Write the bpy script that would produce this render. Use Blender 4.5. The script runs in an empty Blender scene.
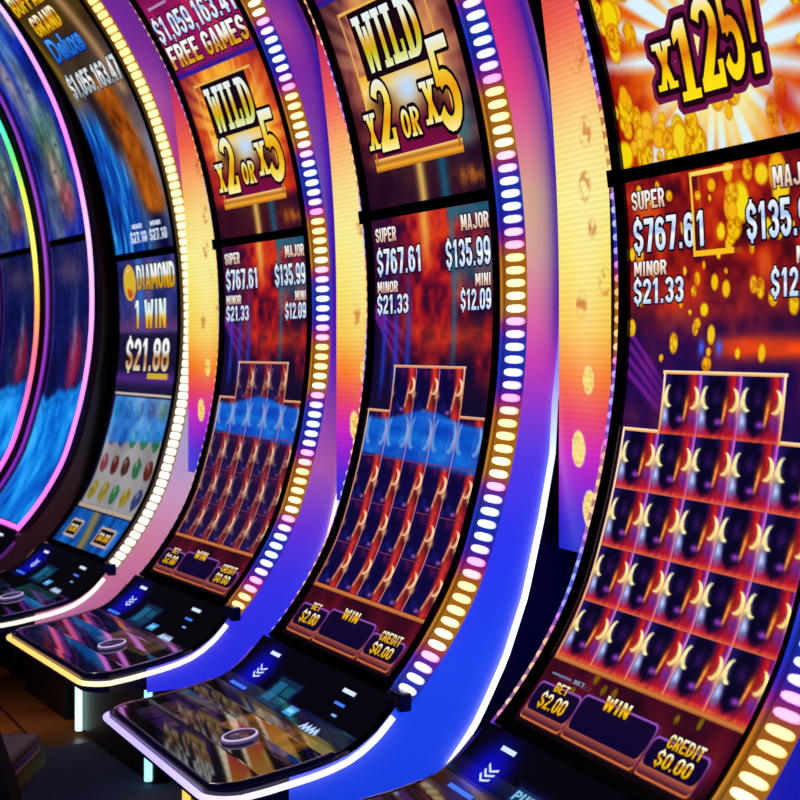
import bpy, bmesh, math, random
import numpy as np
from mathutils import Vector

C = bpy.context.scene.collection
CAMH = 1.376
rng = np.random.default_rng(7)

# ------------------------------------------------------------------ colour helpers
def lin(c):
    c = np.clip(np.asarray(c, float), 0, None)
    return np.where(c <= 0.04045, c / 12.92, ((c + 0.055) / 1.055) ** 2.4)

def hexc(h):
    h = h.lstrip('#')
    return np.array([int(h[i:i + 2], 16) / 255 for i in (0, 2, 4)])

def ramp(t, stops):
    """stops: list of (pos, hex) -> colours for array t"""
    t = np.asarray(t, float)
    ps = [p for p, _ in stops]
    cs = np.array([hexc(c) for _, c in stops])
    return np.stack([np.interp(t, ps, cs[:, i]) for i in range(3)], -1)

def mix(a, b, m):
    m = np.clip(np.asarray(m, float), 0, 1)[..., None]
    return a * (1 - m) + np.asarray(b, float) * m

def sstep(a, b, x):
    t = np.clip((x - a) / (b - a + 1e-12), 0, 1)
    return t * t * (3 - 2 * t)

def noise(x, z, scale, seed):
    g = np.random.default_rng(seed).random((64, 64))
    def one(x, z):
        xi = np.floor(x).astype(int); zi = np.floor(z).astype(int)
        fx = x - xi; fz = z - zi
        fx = fx * fx * (3 - 2 * fx); fz = fz * fz * (3 - 2 * fz)
        a = g[xi % 64, zi % 64]; b = g[(xi + 1) % 64, zi % 64]
        c = g[xi % 64, (zi + 1) % 64]; d = g[(xi + 1) % 64, (zi + 1) % 64]
        return (a * (1 - fx) + b * fx) * (1 - fz) + (c * (1 - fx) + d * fx) * fz
    return 0.55 * one(x * scale, z * scale) + 0.3 * one(x * scale * 2.1 + 7, z * scale * 2.1 + 3) + 0.15 * one(x * scale * 4.3, z * scale * 4.3)

# ------------------------------------------------------------------ materials
def mat_principled(name, col, rough=0.5, metal=0.0, emit=None, es=0.0, spec=0.5, bump=None):
    m = bpy.data.materials.new(name); m.use_nodes = True
    nt = m.node_tree; b = nt.nodes['Principled BSDF']
    b.inputs['Base Color'].default_value = (*lin(hexc(col)), 1)
    b.inputs['Roughness'].default_value = rough
    b.inputs['Metallic'].default_value = metal
    b.inputs['Specular IOR Level'].default_value = spec
    if emit:
        b.inputs['Emission Color'].default_value = (*lin(hexc(emit)), 1)
        b.inputs['Emission Strength'].default_value = es
    if bump:
        n = nt.nodes.new('ShaderNodeTexNoise'); n.inputs['Scale'].default_value = bump[0]
        bp = nt.nodes.new('ShaderNodeBump'); bp.inputs['Strength'].default_value = bump[1]
        tc = nt.nodes.new('ShaderNodeTexCoord')
        nt.links.new(tc.outputs['Object'], n.inputs['Vector'])
        nt.links.new(n.outputs['Fac'], bp.inputs['Height']); nt.links.new(bp.outputs['Normal'], b.inputs['Normal'])
    return m

def mat_display(name, es, rough=0.08, base=0.01, spec=0.5, sampling='NONE'):
    """lit surface: colours come from the mesh's own colour attribute"""
    m = bpy.data.materials.new(name); m.use_nodes = True
    nt = m.node_tree; b = nt.nodes['Principled BSDF']
    a = nt.nodes.new('ShaderNodeAttribute'); a.attribute_name = 'Col'
    nt.links.new(a.outputs['Color'], b.inputs['Emission Color'])
    b.inputs['Emission Strength'].default_value = es
    b.inputs['Base Color'].default_value = (base, base, base, 1)
    b.inputs['Roughness'].default_value = rough
    b.inputs['Specular IOR Level'].default_value = spec
    m.cycles.emission_sampling = sampling
    return m

M_SCREEN = mat_display('screen_glass', 1.0, 0.05)
M_WING = mat_display('wing_display', 1.0, 0.35, sampling='AUTO')
M_LED = mat_display('led_lens', 1.9, 0.3, 0.3, sampling='AUTO')
M_LEDBASE = mat_display('led_channel', 0.9, 0.25, 0.05)
M_PIPE = mat_display('light_pipe', 0.9, 0.2, 0.05)
M_EDGE = mat_display('deck_edge_tube', 1.35, 0.3, 0.1, sampling='AUTO')
M_TUBE = mat_display('light_tube', 1.7, 0.3, 0.3, sampling='AUTO')
M_SIDE = mat_display('lit_side_panel', 0.82, 0.4, 0.2, sampling='AUTO')
M_ICON = mat_display('button_panel_glass', 1.0, 0.07)
M_TOUCH = mat_display('touch_glass', 0.5, 0.04, spec=1.0)
M_BEZEL = mat_principled('black_gloss_bezel', '#08080d', 0.15)
M_CAB = mat_principled('black_cabinet', '#0b0b14', 0.35)
M_DECK = mat_principled('dark_blue_gloss_deck', '#08081c', 0.15, emit='#08083a', es=0.2)
M_CHROME = mat_principled('chrome', '#c8c8d4', 0.12, 1.0)
M_DARKSIDE = mat_principled('dark_blue_side', '#0a0f60', 0.3, emit='#0408c0', es=0.9)
M_PED = mat_principled('dark_pedestal', '#11121c', 0.45)
M_SEAT = mat_principled('grey_vinyl', '#4a4550', 0.4, bump=(60, 0.1))
M_CHAIR = mat_principled('black_blue_vinyl', '#0b0b30', 0.4, bump=(60, 0.1))
M_PIPING = mat_principled('dull_piping', '#7a5a50', 0.4)

# ------------------------------------------------------------------ mesh builder
class MB:
    def __init__(s): s.v = []; s.f = []; s.c = []; s.n = 0
    def add(s, verts, faces, cols=None):
        verts = np.asarray(verts, float).reshape(-1, 3)
        if cols is None: cols = np.ones((len(verts), 3)) * 0.5
        cols = np.asarray(cols, float)
        if cols.ndim == 1: cols = np.tile(cols, (len(verts), 1))
        s.v.append(verts); s.c.append(cols)
        s.f.extend([tuple(i + s.n for i in f) for f in faces]); s.n += len(verts)
    def grid(s, P, cols=None):
        """P: (a,b,3)"""
        a, b = P.shape[:2]
        i = np.arange(a * b).reshape(a, b)
        q = np.stack([i[:-1, :-1], i[:-1, 1:], i[1:, 1:], i[1:, :-1]], -1).reshape(-1, 4)
        if cols is not None: cols = np.asarray(cols).reshape(-1, 3) if np.ndim(cols) == 3 else cols
        s.add(P.reshape(-1, 3), q.tolist(), cols)
    def tube(s, pts, r, cols=None, n=8, cap=True):
        pts = np.asarray(pts, float); m = len(pts)
        T = np.gradient(pts, axis=0); T /= np.linalg.norm(T, axis=1)[:, None]
        ref = np.array([1.0, 0, 0]) if abs(T[0][0]) < 0.8 else np.array([0, 0, 1.0])
        A = []
        u = ref - T[0] * ref.dot(T[0]); u /= np.linalg.norm(u)
        for t in T:
            u = u - t * u.dot(t); u /= np.linalg.norm(u)
            w = np.cross(t, u)
            A.append([u * math.cos(k * 2 * math.pi / n) * r + w * math.sin(k * 2 * math.pi / n) * r for k in range(n)])
        V = (np.array(A) + pts[:, None, :]).reshape(-1, 3)
        F = []
        for j in range(m - 1):
            for k in range(n):
                k2 = (k + 1) % n
                F.append((j * n + k, j * n + k2, (j + 1) * n + k2, (j + 1) * n + k))
        if cap:
            F.append(tuple(range(n))); F.append(tuple((m - 1) * n + k for k in range(n)))
        if cols is not None and np.ndim(cols) == 2: cols = np.repeat(cols, n, axis=0)
        s.add(V, F, cols)
    def build(s, name, mat, parent=None, smooth=False, recalc=True):
        me = bpy.data.meshes.new(name)
        V = np.concatenate(s.v); Cc = np.concatenate(s.c)
        me.from_pydata(V.tolist(), [], s.f)
        at = me.color_attributes.new('Col', 'FLOAT_COLOR', 'POINT')
        L = np.concatenate([lin(Cc), np.ones((len(Cc), 1))], 1).astype(np.float32)
        at.data.foreach_set('color', L.ravel())
        if recalc:
            bm = bmesh.new(); bm.from_mesh(me); bmesh.ops.recalc_face_normals(bm, faces=bm.faces); bm.to_mesh(me); bm.free()
        me.materials.append(mat)
        if smooth:
            me.polygons.foreach_set('use_smooth', [True] * len(me.polygons))
        o = bpy.data.objects.new(name, me); C.objects.link(o)
        if parent: o.parent = parent
        return o

def box_mb(x0, x1, y0, y1, z0, z1, bev=0.0, seg=3):
    bm = bmesh.new()
    bmesh.ops.create_cube(bm, size=1)
    for v in bm.verts:
        v.co = Vector(((x0 + x1) / 2 + v.co.x * (x1 - x0), (y0 + y1) / 2 + v.co.y * (y1 - y0), (z0 + z1) / 2 + v.co.z * (z1 - z0)))
    if bev: bmesh.ops.bevel(bm, geom=bm.edges[:], offset=bev, segments=seg, affect='EDGES', profile=0.5)
    bm.verts.index_update()
    m = MB(); m.add([v.co[:] for v in bm.verts], [tuple(v.index for v in f.verts) for f in bm.faces]); bm.free()
    return m

def tag(o, label=None, cat=None, group=None, kind=None):
    if label: o['label'] = label
    if cat: o['category'] = cat
    if group: o['group'] = group
    if kind: o['kind'] = kind
    return o

# ------------------------------------------------------------------ the curved front shared by the machines
KZ = np.array([-.75, -.6, -.45, -.3, -.1, .15, .35, .55, .75, .95, 1.15, 1.30])
KY = np.array([-.35, -.204, -.106, -.053, -.011, 0, -.018, -.062, -.135, -.25, -.409, -.55])
KM = np.gradient(KY, KZ)
def prof(z):
    z = np.asarray(z, float)
    i = np.clip(np.searchsorted(KZ, z) - 1, 0, len(KZ) - 2)
    h = KZ[i + 1] - KZ[i]; t = (z - KZ[i]) / h
    return (2*t**3-3*t**2+1)*KY[i]+(t**3-2*t**2+t)*h*KM[i]+(-2*t**3+3*t**2)*KY[i+1]+(t**3-t**2)*h*KM[i+1]
def profn(z):
    d = (prof(z + .004) - prof(z - .004)) / .008
    n = np.stack([np.zeros_like(d), -np.ones_like(d), d], -1)
    return n / np.linalg.norm(n, axis=-1)[..., None]
DECKC = np.array([(-.252, -.646), (-.275, -.671), (-.30, -.696), (-.33, -.717), (-.36, -.732), (-.395, -.742), (-.432, -.750), (-.515, -.763), (-.58, -.770), (-.64, -.776)])
def deckz(y):
    return np.interp(-np.asarray(y, float), -DECKC[:, 0], DECKC[:, 1])
ZT, ZB = 1.22, -.646
XL, XR = -.026, .697

# ------------------------------------------------------------------ text and glyph decals
_font_cache = {}
def text_mesh(s, off):
    key = (s, off)
    if key in _font_cache: return _font_cache[key]
    cu = bpy.data.curves.new('t', 'FONT'); cu.body = s; cu.offset = off; cu.fill_mode = 'BOTH'; cu.resolution_u = 3
    ob = bpy.data.objects.new('t', cu); C.objects.link(ob)
    dg = bpy.context.evaluated_depsgraph_get()
    me = bpy.data.meshes.new_from_object(ob.evaluated_get(dg))
    V = np.array([v.co[:2] for v in me.vertices]); F = [tuple(p.vertices) for p in me.polygons]
    bpy.data.objects.remove(ob); bpy.data.curves.remove(cu); bpy.data.meshes.remove(me)
    _font_cache[key] = (V, F)
    return V, F

def slice_flat(V, F, levels):
    bm = bmesh.new()
    vs = [bm.verts.new((p[0], p[1], 0)) for p in V]
    for f in F:
        try: bm.faces.new([vs[i] for i in f])
        except ValueError: pass
    for l in levels:
        bmesh.ops.bisect_plane(bm, geom=bm.verts[:] + bm.edges[:] + bm.faces[:], plane_co=(0, l, 0), plane_no=(0, 1, 0), dist=1e-5)
    bm.verts.index_update()
    V = np.array([v.co[:2] for v in bm.verts]); F = [tuple(v.index for v in f.verts) for f in bm.faces]
    bm.free()
    return V, F

def stroke(pts, wx, wz, closed=False):
    """list of quads following pts with a pen of half-widths wx, wz"""
    out = []
    pts = [np.array(p, float) for p in pts]
    n = len(pts)
    def nor(i):
        a = pts[(i - 1) % n] if closed or i > 0 else pts[i]
        b = pts[(i + 1) % n] if closed or i < n - 1 else pts[i]
        d = b - a; d = d / (np.linalg.norm(d) + 1e-9)
        return np.array([-d[1] * wx, d[0] * wz])
    for i in range(n if closed else n - 1):
        j = (i + 1) % n
        out.append([pts[i] + nor(i), pts[j] + nor(j), pts[j] - nor(j), pts[i] - nor(i)])
    return out
def R(x0, z0, x1, z1): return [(x0, z0), (x1, z0), (x1, z1), (x0, z1)]
def arc(cx, cz, rx, rz, a0, a1, n=14):
    return [(cx + rx * math.cos(math.radians(a0 + (a1 - a0) * i / n)), cz + rz * math.sin(math.radians(a0 + (a1 - a0) * i / n))) for i in range(n + 1)]
GLY = {
 'I': [R(.3, 0, .7, 1), R(.1, 0, .9, .13), R(.1, .87, .9, 1)],
 'L': [R(.18, 0, .5, 1), R(.02, .87, .68, 1), R(.02, 0, .98, .16), R(.78, 0, .98, .36)],
 'W': [[(.1, 1), (.32, 1), (.42, 0), (.24, 0)], [(.24, 0), (.42, 0), (.58, .8), (.44, .8)], [(.42, .8), (.58, .8), (.76, 0), (.58, 0)], [(.58, 0), (.76, 0), (.92, 1), (.7, 1)], R(0, .87, .4, 1), R(.6, .87, 1, 1)],
 'D': [R(.14, 0, .44, 1), R(0, .87, .5, 1), R(0, 0, .5, .13)] + stroke(arc(.46, .5, .38, .435, -90, 90), .15, .065),
 'X': [[(.1, 1), (.38, 1), (.9, 0), (.62, 0)], [(.62, 1), (.86, 1), (.38, 0), (.12, 0)], R(0, 0, .44, .13), R(.56, 0, 1, .13), R(0, .87, .46, 1), R(.54, .87, .98, 1)],
 '1': [R(.34, 0, .74, 1), [(.34, 1), (.34, .8), (.08, .72), (.08, .86)], R(.1, 0, .98, .12)],
 '2': stroke(arc(.5, .72, .33, .22, 165, -20), .15, .075) + [[(.98, .62), (.68, .66), (.04, .12), (.04, 0), (.36, 0)], R(.04, 0, .98, .15), R(.78, 0, .98, .3)],
 '5': [R(.1, .86, .9, 1), R(.1, .5, .34, 1)] + stroke(arc(.46, .33, .36, .25, 128, -160), .15, .08),
 'O': stroke(arc(.5, .5, .33, .42, 0, 360, 24)[:-1], .16, .08, True),
 'R': [R(.12, 0, .42, 1), R(0, 0, .5, .12), [(.4, .5), (.6, .52), (1, 0), (.7, 0)]] + stroke(arc(.46, .72, .36, .21, -90, 90), .14, .07),
 '!': [[(.2, 1), (.8, 1), (.62, .3), (.38, .3)], R(.26, 0, .74, .2)],
}

def rrect(x0, z0, x1, z1, c=.5):
    rx, rz = (x1 - x0) * .5, (z1 - z0) * .5 * c
    pts = []
    for cx, cz, a in ((x1 - rx, z1 - rz, 0), (x0 + rx, z1 - rz, 90), (x0 + rx, z0 + rz, 180), (x1 - rx, z0 + rz, 270)):
        pts += arc(cx, cz, rx, rz, a, a + 90, 5)
    return pts
BWX, BWZ = .17, .085
def _bl(*paths):
    out = []
    for pth, closed in paths: out += stroke(pth, BWX, BWZ, closed)
    return out
_S = arc(.5, .70, .33, .215, 0, 180, 8) + arc(.5, .68, .33, .16, 180, 250, 5) + arc(.5, .32, .33, .16, 70, 0, 5) + arc(.5, .30, .33, .215, 0, -180, 8)
_F = R(.0, .83, .95, 1)
BLK = {
 '0': _bl((rrect(.17, .085, .83, .915), True)), 'O': _bl((rrect(.17, .085, .83, .915), True)),
 '1': [R(.42, 0, .80, 1), [(.42, 1), (.42, .80), (.14, .70), (.14, .84)]],
 '2': _bl((arc(.5, .70, .33, .215, 180, 0, 8) + [(.83, .62), (.22, .16)], False)) + [R(.03, 0, .98, .17)],
 '3': _bl((arc(.5, .71, .33, .205, 170, -70, 10), False), (arc(.5, .30, .33, .215, 70, -170, 10), False)) + [R(.4, .44, .62, .58)],
 '5': [R(.06, .83, .92, 1), R(.06, .46, .38, 1)] + _bl((arc(.5, .34, .33, .255, 120, -170, 10), False)),
 '6': _bl((rrect(.17, .085, .83, .60, .8), True), ([(.17, .35), (.17, .68)] + arc(.5, .70, .33, .215, 180, 20, 7), False)),
 '7': [R(.02, .83, .98, 1), [(.62, .85), (.98, .85), (.60, 0), (.22, 0)]],
 '8': _bl((rrect(.17, .085, .83, .53, .8), True), (rrect(.19, .50, .81, .915, .8), True)),
 '9': _bl((rrect(.17, .40, .83, .915, .8), True), ([(.83, .65), (.83, .32)] + arc(.5, .30, .33, .215, 0, -160, 7), False)),
 '4': [R(.52, 0, .86, 1), R(0, .2, 1, .36), [(.52, 1), (.72, 1), (.28, .3), (.0, .3)]],
 '$': _bl((_S, False)) + [R(.40, -.09, .60, .06), R(.40, .94, .60, 1.09)],
 '.': [R(.2, 0, .8, .17)], ',': [R(.2, 0, .8, .17), [(.45, .02), (.8, .02), (.5, -.14), (.25, -.14)]], ' ': [],
 'S': _bl((_S, False)), 'U': _bl(([(.17, 1), (.17, .3)] + arc(.5, .30, .33, .215, 180, 360, 8) + [(.83, 1)], False)),
 'P': [R(0, 0, .34, 1)] + _bl(([(.2, .915), (.5, .915)] + arc(.5, .70, .33, .215, 90, -90, 8) + [(.2, .485)], False)),
 'B': [R(0, 0, .34, 1)] + _bl(([(.2, .915), (.5, .915)] + arc(.5, .71, .30, .205, 90, -90, 8) + [(.2, .505)], False), ([(.2, .505), (.5, .505)] + arc(.5, .295, .33, .21, 90, -90, 8) + [(.2, .085)], False)),
 'E': [R(0, 0, .34, 1), _F, R(0, 0, .95, .17), R(0, .42, .82, .58)], 'F': [R(0, 0, .34, 1), _F, R(0, .40, .82, .56)],
 'R': [R(0, 0, .34, 1), [(.38, .5), (.72, .52), (1, 0), (.64, 0)]] + _bl(([(.2, .915), (.5, .915)] + arc(.5, .70, .33, .215, 90, -90, 8) + [(.2, .485)], False)),
 'M': [R(0, 0, .26, 1), R(.74, 0, 1, 1), [(.05, 1), (.34, 1), (.6, .2), (.4, .2)], [(.66, 1), (.95, 1), (.6, .2), (.4, .2)]],
 'N': [R(0, 0, .32, 1), R(.68, 0, 1, 1), [(.0, 1), (.36, 1), (1, 0), (.64, 0)]],
 'I': [R(.22, 0, .78, 1)], 'T': [_F, R(.32, 0, .66, 1)], 'L': [R(.05, 0, .4, 1), R(.05, 0, .98, .17)],
 'A': [[(.34, 1), (.66, 1), (1, 0), (.68, 0), (.5, .8), (.5, 1)], [(.5, 1), (.5, .8), (.32, 0), (0, 0), (.34, 1)], R(.24, .18, .76, .34)],
 'J': _bl(([(.80, 1), (.80, .3)] + arc(.47, .30, .33, .215, 0, -180, 8), False)),
 'C': _bl((arc(.5, .70, .33, .215, 0, 180, 8) + arc(.5, .30, .33, .215, 180, 360, 8), False)),
 'G': _bl((arc(.5, .70, .33, .215, 0, 180, 8) + arc(.5, .30, .33, .215, 180, 360, 8) + [(.83, .46)], False)) + [R(.5, .38, 1, .54)],
 'D': [R(0, 0, .34, 1)] + _bl(([(.2, .915), (.45, .915)] + arc(.45, .66, .38, .255, 90, 0, 5) + arc(.45, .34, .38, .255, 0, -90, 5) + [(.2, .085)], False)),
 'W': [[(0, 1), (.26, 1), (.4, 0), (.18, 0)], [(.18, 0), (.4, 0), (.58, .9), (.42, .9)], [(.42, .9), (.58, .9), (.82, 0), (.6, 0)], [(.6, 0), (.82, 0), (1, 1), (.74, 1)]],
 'H': [R(0, 0, .34, 1), R(.66, 0, 1, 1), R(.1, .42, .9, .58)], 'Z': [_F, R(0, 0, 1, .17), [(.62, .9), (1, .9), (.38, .1), (0, .1)]],
}
ADV = {'.': .42, ',': .42, ' ': .45, 'I': .55, 'M': 1.25, 'W': 1.35, '1': .85}

class Sheet:
    """a lit picture on a surface: painted grid plus flat shapes and letters, all in ONE mesh"""
    def __init__(s, P): s.P = P; s.mb = MB(); s.layer = 0.0002
    def paint(s, x0, x1, z0, z1, nx, nz, fn):
        xs = np.linspace(x0, x1, nx); zs = np.linspace(z1, z0, nz)
        X, Z = np.meshgrid(xs, zs)
        s.mb.grid(s.P(X, Z, 0.0), np.clip(fn(X, Z), 0, 1.6))
    def flat(s, V, F, box, stops, levels=5):
        V = np.asarray(V, float)
        if levels: V, F = slice_flat(V, F, [(i + 1) / (levels + 1) for i in range(levels)])
        x0, x1, z0, z1 = box
        x = x0 + V[:, 0] * (x1 - x0); z = z0 + V[:, 1] * (z1 - z0)
        col = ramp(V[:, 1], stops) if isinstance(stops, list) else np.tile(hexc(stops), (len(V), 1))
        s.mb.add(s.P(x, z, s.layer), F, col)
    def next(s): s.layer += 0.0002
    def rect(s, x0, x1, z0, z1, stops):
        s.flat([(0, 0), (1, 0), (1, 1), (0, 1)], [(0, 1, 2, 3)], (x0, x1, z0, z1), stops, max(2, int(abs(z1 - z0) / .03)))
    def poly(s, pts, col):
        s.flat(pts, [tuple(range(len(pts)))], (0, 1, 0, 1), col, 0)
    def frame(s, x0, x1, z0, z1, w, stops):
        s.rect(x0, x1, z0, z0 + w, stops); s.rect(x0, x1, z1 - w, z1, stops)
        s.rect(x0, x0 + w, z0, z1, stops); s.rect(x1 - w, x1, z0, z1, stops)
    def text(s, t, x0, x1, z0, z1, stops, bold=0.03, outline=None, ow=0.05):
        if all(ch in BLK for ch in t):
            adv = [ADV.get(ch, 1.0) for ch in t]; gap = .13
            u = (x1 - x0) / (sum(adv) + gap * (len(t) - 1)); x = x0; items = []
            for ch, a in zip(t, adv): items.append((ch, x, x + a * u, z0, z1)); x += (a + gap) * u
            s.glyphs(items, stops, outline or '#0c0414', max(.0012, min(.004, (z1 - z0) * .07)) if outline else 0, font=BLK)
            return
        V, F = text_mesh(t, bold)
        lo, hi = V.min(0), V.max(0)
        if outline:
            V2, F2 = text_mesh(t, bold + ow)
            s.flat((V2 - lo) / (hi - lo), F2, (x0, x1, z0, z1), outline, 3); s.next()
        s.flat((V - lo) / (hi - lo), F, (x0, x1, z0, z1), stops, 5); s.next()
    def glyphs(s, items, stops, outline='#12040c', ow=0.008, halo=None, font=None):
        font = font or GLY
        """items: (char, x0,x1,z0,z1)"""
        passes = ([(halo, ow * 2.0)] if halo else []) + ([(outline, ow)] if ow else []) + [(None, 0)]
        for col, w in passes:
            for ch, x0, x1, z0, z1 in items:
                sx, sz = x1 - x0, z1 - z0
                polys = []
                for q in font[ch]:
                    q = np.array(q, float)
                    if w:
                        pts = np.concatenate([q + np.array([a * w / sx, b * w / sz]) for a, b in ((1, .4), (.4, 1), (-.4, 1), (-1, .4), (-1, -.4), (-.4, -1), (.4, -1), (1, -.4))])
                        q = hull(pts)
                    polys.append(q)
                for q in polys:
                    s.flat(q, [tuple(range(len(q)))], (x0, x1, z0, z1), col if col else stops, 6)
            s.next()
    def ellipse(s, cx, cz, rx, rz, col, n=18):
        s.poly([(cx + rx * math.cos(2 * math.pi * i / n), cz + rz * math.sin(2 * math.pi * i / n)) for i in range(n)], col)

def hull(p):
    p = sorted(map(tuple, p))
    def half(p):
        h = []
        for q in p:
            while len(h) > 1 and (h[-1][0]-h[-2][0])*(q[1]-h[-2][1])-(h[-1][1]-h[-2][1])*(q[0]-h[-2][0]) <= 1e-12: h.pop()
            h.append(q)
        return h
    a = half(p); b = half(p[::-1])
    return np.array(a[:-1] + b[:-1])

GOLD = [(0, '#c88a00'), (.35, '#ffd21e'), (.6, '#d07800'), (.75, '#f4e8b0'), (1, '#fffbe0')]
GOLD2 = [(0, '#ffe21a'), (.35, '#ffd000'), (.6, '#d86a10'), (.8, '#ffd61e'), (1, '#f4f4e8')]
SILVER = [(0, '#b8d4ff'), (.45, '#ffffff'), (.55, '#a8c4f4'), (1, '#f4fbff')]
CREAM = [(0, '#d8a890'), (.5, '#f2ded0'), (1, '#ffffff')]

# ------------------------------------------------------------------ picture painters (all in machine coordinates x, z)
def coins_layer(col, X, Z, n, box, seed, rmin=.006, rmax=.02, dim=1.0):
    r = np.random.default_rng(seed)
    for _ in range(n):
        cx = r.uniform(box[0], box[1]); cz = r.uniform(box[2], box[3]); a = r.uniform(rmin, rmax) ; b = a * r.uniform(.9, 1.5)
        d = np.sqrt(((X - cx) / a) ** 2 + ((Z - cz) / b) ** 2)
        hot = r.random()
        base = np.array([.95, .86 - .18 * r.random(), .04 + .1 * r.random()]) * dim
        fill = mix(np.broadcast_to(base, col.shape), np.array([.75, .35, .02]) * dim, ((noise(X, Z, 160, seed) - .45) * 3) if hot > .5 else np.zeros_like(X))
        fill = mix(fill, np.array([.8, .45, .0]) * dim, sstep(.7, .95, d) * .8)
        col = mix(col, fill, 1 - sstep(.9, 1.08, d))
    return col

def burst(X, Z, cx, cz, nray, seed, asp=1.0):
    th = np.arctan2((Z - cz) * asp, X - cx)
    r = np.hypot(X - cx, (Z - cz) * asp)
    g = np.random.default_rng(seed).random(nray + 1)
    k = (th + math.pi) / (2 * math.pi) * nray
    i = np.floor(k).astype(int) % nray; f = k - np.floor(k)
    w = g[i] * (1 - abs(2 * f - 1)) + .15
    return r, np.clip(w * 1.6, 0, 1)

def paint_x125(X, Z):
    r, w = burst(X, Z, .36, .455, 27, 3)
    n = noise(X, Z, 22, 5)
    col = ramp(np.clip(r * 2.6 + n * .35 - .15, 0, 1), [(0, '#fff2b0'), (.3, '#ffb41e'), (.55, '#e8640c'), (.8, '#a81808'), (1, '#6a0a10')])
    inten = np.clip(w * 1.5 - sstep(.08, .34, r) * .9, 0, 1)
    col = mix(col, [.86, .95, 1.0], inten)
    col = mix(col, [1, .93, .55], 1 - sstep(.03, .16, r))
    col = coins_layer(col, X, Z, 26, (.04, .6, .317, .40), 11, .008, .022)
    col = coins_layer(col, X, Z, 34, (.04, .15, .32, .75), 12, .010, .028)
    col = coins_layer(col, X, Z, 14, (.1, .3, .315, .37), 19, .010, .026)
    col = coins_layer(col, X, Z, 24, (.5, .6, .33, .75), 13, .008, .022)
    col = mix(col, [.75, .06, .03], np.exp(-((X - .52) ** 2 + (Z - .36) ** 2) / .0014) * .8)
    return col

def horns(u, v, cx, cy, rx, ry, flip):
    """crescent mask"""
    d1 = np.hypot((u - cx) / rx, (v - cy) / ry)
    d2 = np.hypot((u - (cx + flip * rx * .55)) / (rx * .95), (v - (cy + ry * .12)) / (ry * .95))
    return (1 - sstep(.9, 1.05, d1)) * sstep(.9, 1.05, d2)

def paint_cell(u, v, kind):
    sh = u.shape
    if kind == 'near':
        col = ramp(u, [(0, '#2a1a70'), (.25, '#0c0630'), (.62, '#160838'), (.72, '#7a0a28'), (.82, '#c81c20'), (.9, '#6a1258'), (.97, '#a040c8'), (1, '#d07ae0')])
        col = mix(col, hexc('#b81430'), (1 - sstep(.05, .28, v)) * .8)
        col = mix(col, hexc('#d85a28'), (1 - sstep(.0, .09, v)) * .8)
        col = mix(col, hexc('#b8c8ff'), np.exp(-((u - .1) / .1) ** 2 - ((v - .3) / .14) ** 2))
        col = mix(col, hexc('#080420'), (1 - sstep(.75, 1.05, np.hypot((u - .42) / .27, (v - .55) / .52))) * .95)
        col = mix(col, hexc('#301058'), np.exp(-((u - .42) / .1) ** 2 - ((v - .66) / .12) ** 2) * .9)
        col = mix(col, hexc('#9a3cc0'), np.exp(-((u - .52) / .09) ** 2 - ((v - .27) / .05) ** 2) * .9)
        col = mix(col, hexc('#8a2a14'), np.exp(-((u - .68) / .09) ** 2 - ((v - .55) / .16) ** 2))
        col = mix(col, hexc('#ff9a3a'), np.exp(-((u - .64 - .12 * (v - .35)) / .035) ** 2) * (sstep(.2, .3, v) * (1 - sstep(.5, .7, v))) * .9)
        col = mix(col, hexc('#5a2ab0'), np.exp(-((u - .82) / .08) ** 2 - ((v - .3) / .12) ** 2) * .8)
        col = mix(col, hexc('#f6e8a8'), horns(u, v, .17, .64, .15, .19, 1))
        col = mix(col, hexc('#f2dc88'), horns(u, v, .83, .62, .15, .19, -1))
        col = mix(col, hexc('#f4e090'), np.exp(-((u + .02) / .13) ** 2 - ((v - .53) / .13) ** 2))
        col = mix(col, hexc('#f4d070'), np.exp(-((u - 1.03) / .13) ** 2 - ((v - .50) / .15) ** 2))
    else:
        col = ramp(u, [(0, '#181060'), (.3, '#0e0838'), (.58, '#1a0834'), (.66, '#7a1028'), (.78, '#d8381e'), (.9, '#a01830'), (1, '#401040')])
        col = mix(col, hexc('#0a0638'), (1 - sstep(.7, 1.1, np.hypot((u - .32) / .36, (v - .5) / .52))) * .9)
        col = mix(col, hexc('#300a1c'), np.exp(-((u - .86) / .14) ** 2 - ((v - .40) / .2) ** 2) * .9)
        col = mix(col, hexc('#4a1048'), np.exp(-((u - .42) / .16) ** 2 - ((v - .9) / .12) ** 2) * .8)
        col = mix(col, hexc('#2038c0'), np.exp(-((u - .3) / .1) ** 2 - ((v - .2) / .1) ** 2) * .35)
        col = mix(col, hexc('#f0a870'), np.exp(-((u - .66 - .22 * (v - .25)) / .04) ** 2) * (sstep(.05, .2, v) * (1 - sstep(.5, .75, v))) * .9)
        col = mix(col, hexc('#e8b890'), horns(u, v, .82, .62, .2, .18, -1))
        col = mix(col, hexc('#e6b070'), np.exp(-((u - 1.0) / .12) ** 2 - ((v - .42) / .08) ** 2))
        col = mix(col, hexc('#e6a080'), np.exp(-((u - .0) / .08) ** 2 - ((v - .44) / .08) ** 2) * .8)
        col = mix(col, hexc('#b070d0'), np.exp(-((u - .5) / .1) ** 2 - ((v - .1) / .04) ** 2) * .7)
    return col

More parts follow.
